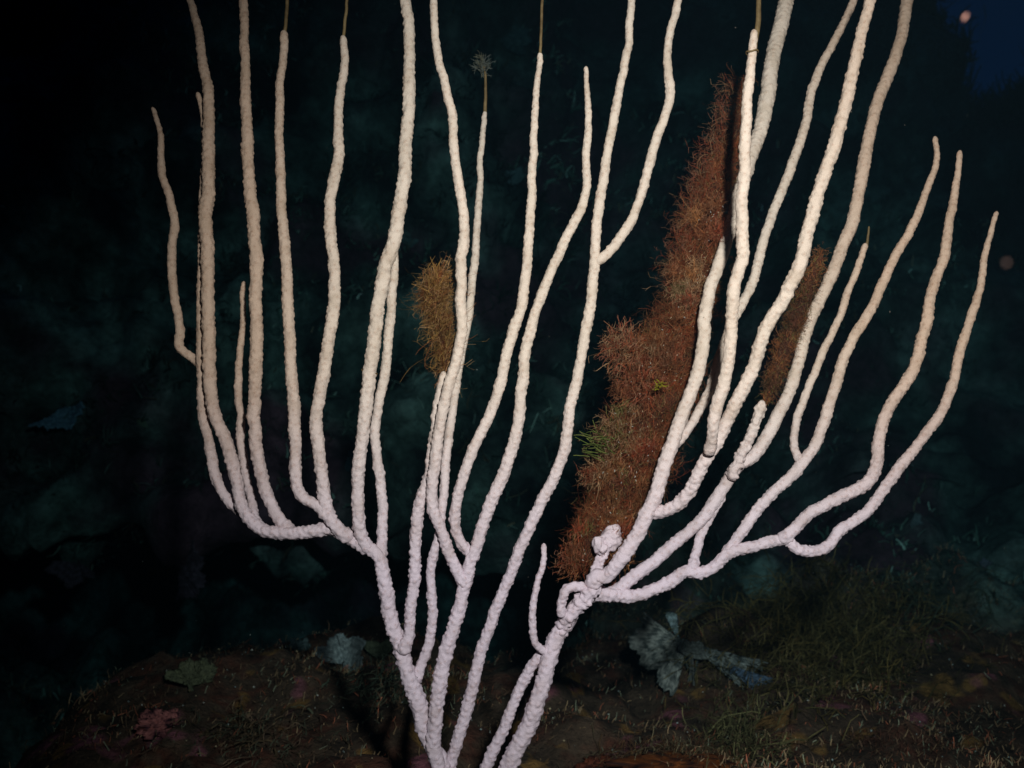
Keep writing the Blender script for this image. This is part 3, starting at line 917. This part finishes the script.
# ------------------------------------------------------------------ leafy fronds (thin curled fans on short stalks)
def frond(px, py, size, spread, lean, label, name="fan_alga", tone=(.25, .30, .29), funnel=0.5, dark=(.10, .13, .12), ruffle=0.12, rot=0.0, group=None, lift=0.0, lobes=1, seed=0, fwd=0.0):
    h = hit(px, py)
    if h is None:
        return None
    p, nor = h
    if fwd:
        tip = p + unit(CAM - p) * fwd
        p = drop(tip[0], tip[1])
        dist = tip[1] + D
    else:
        tip, dist = p, p[1] + D
    R = size * dist / F_PX
    root = empty(name, p)
    tag(root, label, "algae", group)
    rg = np.random.default_rng(seed + int(px))
    up = unit(nor * 0.5 + np.array([0, -0.25, 0.6]))
    # blade frame: x across, y up the blade, n facing
    n_ = unit(np.array([0.0, -1.0, 0.35]) + nor * 0.3)
    ax = unit(np.cross(np.array([0, 0, 1.0]), n_)) * -1
    ay = np.cross(n_, ax) * -1
    if ay[2] < 0: ay = -ay
    ca, sa = math.cos(rot), math.sin(rot)
    ax, ay = ax * ca + ay * sa, ay * ca - ax * sa
    base = tip + nor * 0.004 + ay * lift * R
    for l in range(lobes):
        nr, na = 22, 60
        rr_ = np.linspace(0.10, 1, nr)[:, None]
        off = 0 if lobes == 1 else (l / (lobes - 1) - .5) * 1.5
        sc = R * (1 if lobes == 1 else rg.uniform(.6, 1))
        aa = np.linspace(-spread, spread, na)[None, :] + off
        edge = 1 + 0.10 * np.sin(aa * 5.3 + seed + l) + 0.06 * np.sin(aa * 11 + l) + 0.04 * rg.normal(0, 1, (1, na))
        x = rr_ * np.sin(aa) * edge * sc
        y = rr_ * np.cos(aa) * edge * sc
        z = (funnel * rr_ ** 2 * (0.4 + np.abs(np.sin(aa - off)) * 0.9) + ruffle * rr_ * np.sin(aa * 6 + seed) + lean * rr_ ** 1.5) * sc
        v = base + ax * x[..., None] + ay * y[..., None] + n_ * (z * 0.8)[..., None] + (rg.normal(0, .02, (nr, na, 1)) * n_ * sc)
        thick = 0.0006
        gr = np.gradient(v, axis=0)
        gc = np.gradient(v, axis=1)
        nn = unit(np.cross(gr, gc))
        top = v + nn * thick
        bot = v - nn * thick
        Vv = np.vstack([top.reshape(-1, 3), bot.reshape(-1, 3)])
        f = grid_faces(nr, na, False)
        M = nr * na
        fb = f[:, ::-1] + M
        side = []
        idx = np.arange(M).reshape(nr, na)
        loop = list(idx[0]) + list(idx[1:, -1]) + list(idx[-1, -2::-1]) + list(idx[-2:0:-1, 0])
        for q in range(len(loop)):
            a_, b_ = loop[q], loop[(q + 1) % len(loop)]
            side.append((b_, a_, a_ + M, b_ + M))
        ff = np.vstack([f, fb, np.array(side)])
        band = 0.5 + 0.5 * np.sin(rr_ * 24 + 0.6 * np.sin(aa * 4))
        vein = 0.5 + 0.5 * np.sin(aa * 31 + 2 * np.sin(rr_ * 7))
        mixv = np.clip(0.55 * band + 0.3 * vein * rr_ + rg.normal(0, .22, (nr, na)), 0, 1)[..., None]
        c = np.array(dark) * (1 - mixv) + np.array(tone) * mixv
        c = np.clip(c, 0, 1).reshape(-1, 3)
        mesh_obj("blade", Vv, ff, M_FROND, root, True, None, np.vstack([c, c]))
    st = Threads()
    n = 4
    st.add(np.stack([np.linspace(p - nor * 0.002 + rg.normal(0, .0015, 3), base + ay * 0.12 * R + rg.normal(0, .001, 3), 4) for _ in range(n)]), 0.0012, 0.0009, np.tile(np.array(dark), (n, 1)), np.tile(np.array(dark), (n, 1)))
    st.build("stalk", M_FROND, root)
    return root


BLU = (.30, .40, .42)
frond(690, 646, 50, 0.95, 0.1, "large pale blue grey fan shaped alga on the rock below the right branches", tone=(.42, .41, .36), dark=(.06, .07, .065), rot=-2.0, funnel=.6, seed=3, fwd=.014)
frond(694, 646, 66, 0.26, 0.1, "long pale frond drooping right from behind the large fan alga", tone=(.30, .31, .28), dark=(.05, .06, .06), rot=2.1, funnel=.3, seed=5, fwd=.014)
frond(730, 668, 36, 0.26, 0.1, "narrow dark blue frond beside the yellow tangled algae", tone=(.12, .18, .27), dark=(.05, .07, .1), rot=2.2, seed=6, fwd=.014)
frond(664, 668, 34, 0.26, 0.0, "small forked pale frond hanging under the large fan alga", tone=(.42, .43, .42), dark=(.12, .13, .13), rot=3.0, seed=7, fwd=.014)
frond(682, 642, 24, 0.22, 0.0, "thin upright pale tip above the large fan alga", tone=(.36, .44, .46), rot=-.3, seed=8, fwd=.014)
frond(692, 660, 15, 1.5, 0.3, "small round cupped alga in the middle of the fan cluster", tone=(.28, .30, .27), dark=(.1, .1, .09), rot=.3, seed=22, funnel=.8, fwd=.014)
frond(345, 668, 24, 1.5, 0.3, "round ruffled pale blue alga on the ledge edge left of the stems", tone=(.42, .46, .44), dark=(.16, .19, .19), funnel=.9, ruffle=.2, rot=.5, lobes=2, seed=9)
frond(303, 655, 12, 1.2, 0.2, "small pale teal frond beside the round ruffled alga", tone=(.26, .36, .36), seed=10)
frond(378, 664, 18, 1.0, 0.2, "drab olive frond between the round alga and the stem", tone=(.13, .14, .09), dark=(.06, .07, .04), seed=11)
frond(192, 690, 34, 0.65, 0.0, "pointed olive brown leafy alga on the left end of the ledge", tone=(.15, .15, .08), dark=(.07, .07, .04), funnel=.2, lobes=3, seed=12)
frond(62, 408, 34, 0.9, 0.5, "pale blue crescent shaped frond on the dark wall at far left", tone=(.30, .46, .54), dark=(.12, .22, .28), rot=2.7, funnel=.6, seed=13)
frond(148, 428, 12, 0.4, 0.0, "tiny olive green frond on the wall right of the crescent frond", tone=(.16, .22, .10), rot=-.8, seed=14)
frond(500, 42, 26, 1.2, 0.2, "dim teal frond on the wall high up above centre", tone=(.15, .24, .23), dark=(.06, .10, .10), seed=15, rot=1.2)
frond(514, 188, 16, 1.1, 0.2, "faint teal frond on the wall behind the forked middle branches", tone=(.18, .27, .27), dark=(.08, .12, .12), seed=16)
frond(408, 250, 18, 0.9, 0.2, "faint grey green frond on the wall behind the tan algae tuft", tone=(.15, .22, .21), dark=(.07, .11, .10), seed=17)
frond(876, 213, 8, 1.4, 0.0, "tiny oval green leaf on the wall between right hand branches", tone=(.16, .36, .26), seed=18)
frond(912, 528, 12, 0.6, 0.2, "small pale frond on the slope below the rightmost branches", tone=(.26, .30, .32), rot=1.0, seed=19)
frond(986, 570, 9, 0.8, 0.2, "tiny violet grey frond at the far right of the slope", tone=(.26, .24, .34), seed=20)
frond(345, 470, 16, 0.9, 0.2, "dim teal frond on the wall behind the left branches", tone=(.15, .25, .28), dark=(.07, .11, .12), seed=21, rot=1.3)

# shelf-like crusts on the overhang at left
for k, (px, py, sz, lab) in enumerate(((178, 566, 34, "dark purple ruffled crust on the overhang left of the stems"), (215, 605, 30, "dark purple scalloped crust at the cave mouth"), (78, 560, 22, "small pinkish crust on the dark wall at lower left"))):
    frond(px, py, sz, 1.4, 0.6, lab, name="crust_alga", tone=(.13, .085, .11), dark=(.04, .028, .035), funnel=.3, ruffle=.25, rot=1.4 + k, seed=30 + k)

# ------------------------------------------------------------------ sponges: lumpy cushions with openings
def cushion(px, py, wpx, hpx, cols, label, name="sponge", holes=3, seed=0):
    h = hit(px, py)
    p, nor = h
    k = (p[1] + D) / F_PX
    root = empty(name, p)
    tag(root, label, "sponge")
    nl, na = 44, 84
    ph = np.linspace(0.02, math.pi / 2 * 1.15, nl)[:, None]
    aa = np.linspace(0, 2 * math.pi, na, endpoint=False)[None, :]
    x = np.sin(ph) * np.cos(aa) * wpx * k
    y = np.sin(ph) * np.sin(aa) * max(hpx, wpx * .7) * k
    z = np.cos(ph) * hpx * k * 0.55 + 0 * aa
    v = np.stack([x, y, z], -1)
    q = v.reshape(-1, 3)
    v = v * (1 + 0.32 * fbm(q / (wpx * k) * 2.2 + seed, 2, seed).reshape(nl, na, 1) + 0.2 * fbm(q / (wpx * k) * 9 + seed, 3, seed + 1).reshape(nl, na, 1))
    o = mesh_obj("body", v.reshape(-1, 3) + p, grid_faces(nl, na, True), M_SPONGE, root, True, None,
                 np.clip(np.array(cols[0]) + (np.array(cols[1]) - np.array(cols[0])) * (0.5 + 0.9 * fbm(q / (wpx * k) * 4, 3, seed + 3))[:, None], 0.005, 1))
    rg = np.random.default_rng(seed)
    for i in range(holes):
        a0, p0 = rg.uniform(0, 6.28), rg.uniform(.2, .9)
        ii = int(p0 / (math.pi / 2 * 1.15) * nl)
        jj = int(a0 / 6.283 * na) % na
        c = v[ii, jj] + p
        nn = unit(v[ii, jj] / np.array([wpx, wpx, hpx]))
        t1 = unit(np.cross(nn, np.array([.3, .2, .9])))
        t2 = np.cross(nn, t1)
        R0 = wpx * k * .11
        vv = []
        for (r, hgt) in ((1.6, -.6), (1.25, .5), (1.0, .8), (.75, .5), (.6, -.5)):
            for a in np.linspace(0, 2 * math.pi, 14, endpoint=False):
                vv.append(c + (t1 * math.cos(a) + t2 * math.sin(a)) * R0 * r + nn * R0 * hgt)
        mesh_obj("opening", vv, grid_faces(5, 14, True), M_SPONGE, root, True, None, np.tile(np.array(cols[1]), (70, 1)))
    return root


cushion(158, 726, 20, 26, ((.07, .02, .025), (.30, .10, .09)), "knobbly pink and orange sponge at the left end of the ledge", holes=9, seed=4)
cushion(676, 764, 46, 8, ((.045, .013, .006), (.17, .045, .008)), "orange encrusting sponge at the bottom right of the stems", holes=0, seed=8)
cushion(604, 764, 30, 9, ((.05, .012, .008), (.11, .025, .01)), "rusty red sponge cushion right beside the thick right stem", holes=2, seed=9)

# ------------------------------------------------------------------ tangled filament bushes on the right slope
def tangle(px, py, wpx, hpx, n, L, cols, label, arch=0.9, r=0.00042, name="filament_alga"):
    h = hit(px, py)
    p, nor = h
    root = empty(name, p)
    tag(root, label, "algae")
    b = []
    while len(b) < n:
        q = hit(px + RNG.normal(0, wpx * .5), py + RNG.normal(0, hpx * .5))
        if q is not None and abs(q[0][1] - p[1]) < .35:
            b.append(q[0])
    b = np.array(b)
    d = unit(np.array([0, -.15, .8]) + RNG.normal(0, .7, (n, 3)))
    Ls = L * RNG.uniform(.4, 1.3, n)
    k = 9
    pts = [b - np.array([0, 0, .003])]
    side = unit(RNG.normal(0, 1, (n, 3)) * np.array([1, .6, .15]))
    for i in range(k - 1):
        t = i / (k - 2)
        dd = unit(d * (1 - t) + side * arch + np.array([0, 0, -.55 * t * arch]) + RNG.normal(0, .22, (n, 3)))
        pts.append(pts[-1] + dd * (Ls / (k - 1))[:, None])
    pts = np.stack(pts, 1)
    c0 = pick_cols(n, cols, [1] * len(cols), .4)
    t_ = Threads(True)
    t_.add(pts, r * RNG.uniform(.5, 1.4, n), r * .5, c0, c0 * 1.35)
    for s in range(3):
        i = RNG.integers(2, k, n)
        q = pts[np.arange(n), i]
        t_.add(curl_paths(q, RNG.normal(0, 1, (n, 3)) + unit(q - pts[np.arange(n), i - 1]), Ls * .3, 4, .25), r * .6, r * .35, c0 * 1.1, c0 * 1.4)
    tag(t_.build("filaments", M_TURF, root), kind="stuff")
    return root


tangle(820, 640, 95, 62, 1700, .055, ((.11, .075, .022), (.07, .055, .02), (.14, .105, .04)), "big tangle of dull yellow brown filaments on the slope under the right branches")
tangle(738, 742, 34, 26, 260, .035, ((.14, .12, .05), (.08, .07, .03)), "small pale yellow green tangle at the bottom right of centre")
tangle(930, 600, 70, 40, 260, .05, ((.035, .05, .035), (.05, .055, .03)), "dark green bushy filament clump on the right hand slope")
tangle(255, 735, 80, 26, 320, .022, ((.10, .065, .035), (.08, .08, .05), (.13, .08, .05)), "short reddish brown bushy alga on the ledge at lower left", r=.0005)
tangle(672, 756, 60, 12, 1000, .018, ((.10, .05, .02), (.12, .09, .05), (.07, .03, .015)), "short rusty brown fuzz over the orange sponge at bottom right of the stems", r=.0003)
tangle(890, 742, 60, 16, 420, .016, ((.09, .035, .02), (.07, .03, .02), (.11, .06, .035)), "low maroon brown fuzz on the rock near the bottom right corner", r=.0003)
tangle(380, 690, 40, 20, 160, .03, ((.06, .075, .05), (.08, .08, .05)), "grey green bushy alga on the ledge behind the left stem", r=.0005)

# ------------------------------------------------------------------ specks drifting in the water
def drifting(px, py, w, h, dep, col, label, seed):
    c = at(px, py, dep)
    k = (D + dep) / F_PX
    nl, na = 10, 16
    ph = np.linspace(0.01, math.pi - .01, nl)[:, None]
    aa = np.linspace(0, 2 * math.pi, na, endpoint=False)[None, :]
    v = np.stack([np.sin(ph) * np.cos(aa) * w / 2 * k, np.sin(ph) * np.sin(aa) * w / 3 * k, np.cos(ph) * h / 2 * k + 0 * aa], -1).reshape(-1, 3)
    v = v * (1 + .45 * fbm(v / (w * k) * 3 + seed, 2, seed)[:, None])
    a = -.5
    R = np.array([[math.cos(a), 0, math.sin(a)], [0, 1, 0], [-math.sin(a), 0, math.cos(a)]])
    o = mesh_obj("drifting_particle", v @ R + c, grid_faces(nl, na, True), M_FUZZ, None, True, None, np.tile(np.array(col), (len(v), 1)))
    tag(o, label, "particle")


drifting(965, 17, 3, 8, -0.33, (.15, .085, .065), "pinkish particle drifting in the blue water at the top right", 2)
drifting(1006, 263, 4.5, 4.5, -0.375, (.11, .08, .07), "dim brownish speck drifting beside the rightmost branch tip", 5)

n = 280
b = np.stack([at(RNG.uniform(-60, 1084), RNG.uniform(-60, 830), q) for q in RNG.uniform(-0.12, 0.75, n)])
th = Threads()
c0 = pick_cols(n, ((.16, .13, .11), (.12, .14, .13)), (1, 1), .6)
th.add(curl_paths(b, RNG.normal(0, 1, (n, 3)), RNG.uniform(.0002, .0007, n), 3, .3), RNG.uniform(.0001, .00028, n), .00012, c0, c0)
tag(th.build("suspended_particles", M_FUZZ), "fine pale particles suspended in the water", kind="stuff")

# ------------------------------------------------------------------ the water: one closed volume round everything
hx0, hx1, hy0, hy1, hz0, hz1 = -4.2, 4.2, -2.2, 4.0, -1.6, 2.9
hv = [(hx0, hy0, hz0), (hx1, hy0, hz0), (hx1, hy1, hz0), (hx0, hy1, hz0), (hx0, hy0, hz1), (hx1, hy0, hz1), (hx1, hy1, hz1), (hx0, hy1, hz1)]
hf = [(3, 2, 1, 0), (4, 5, 6, 7), (0, 1, 5, 4), (1, 2, 6, 5), (2, 3, 7, 6), (3, 0, 4, 7)]
mw = bpy.data.materials.new("sea_water_haze")
mw.use_nodes = True
nt = mw.node_tree
nt.nodes.remove(nt.nodes["Principled BSDF"])
pv = nt.nodes.new("ShaderNodeVolumePrincipled")
pv.inputs["Color"].default_value = (0.007, 0.016, 0.022, 1)
pv.inputs["Absorption Color"].default_value = (0.02, 0.50, 0.74, 1)
pv.inputs["Density"].default_value = 0.55
nt.links.new(pv.outputs[0], nt.nodes["Material Output"].inputs["Volume"])
hz = mesh_obj("haze", hv, hf, mw, None, False)
tag(hz, "clear blue green sea water around the reef", kind="stuff")
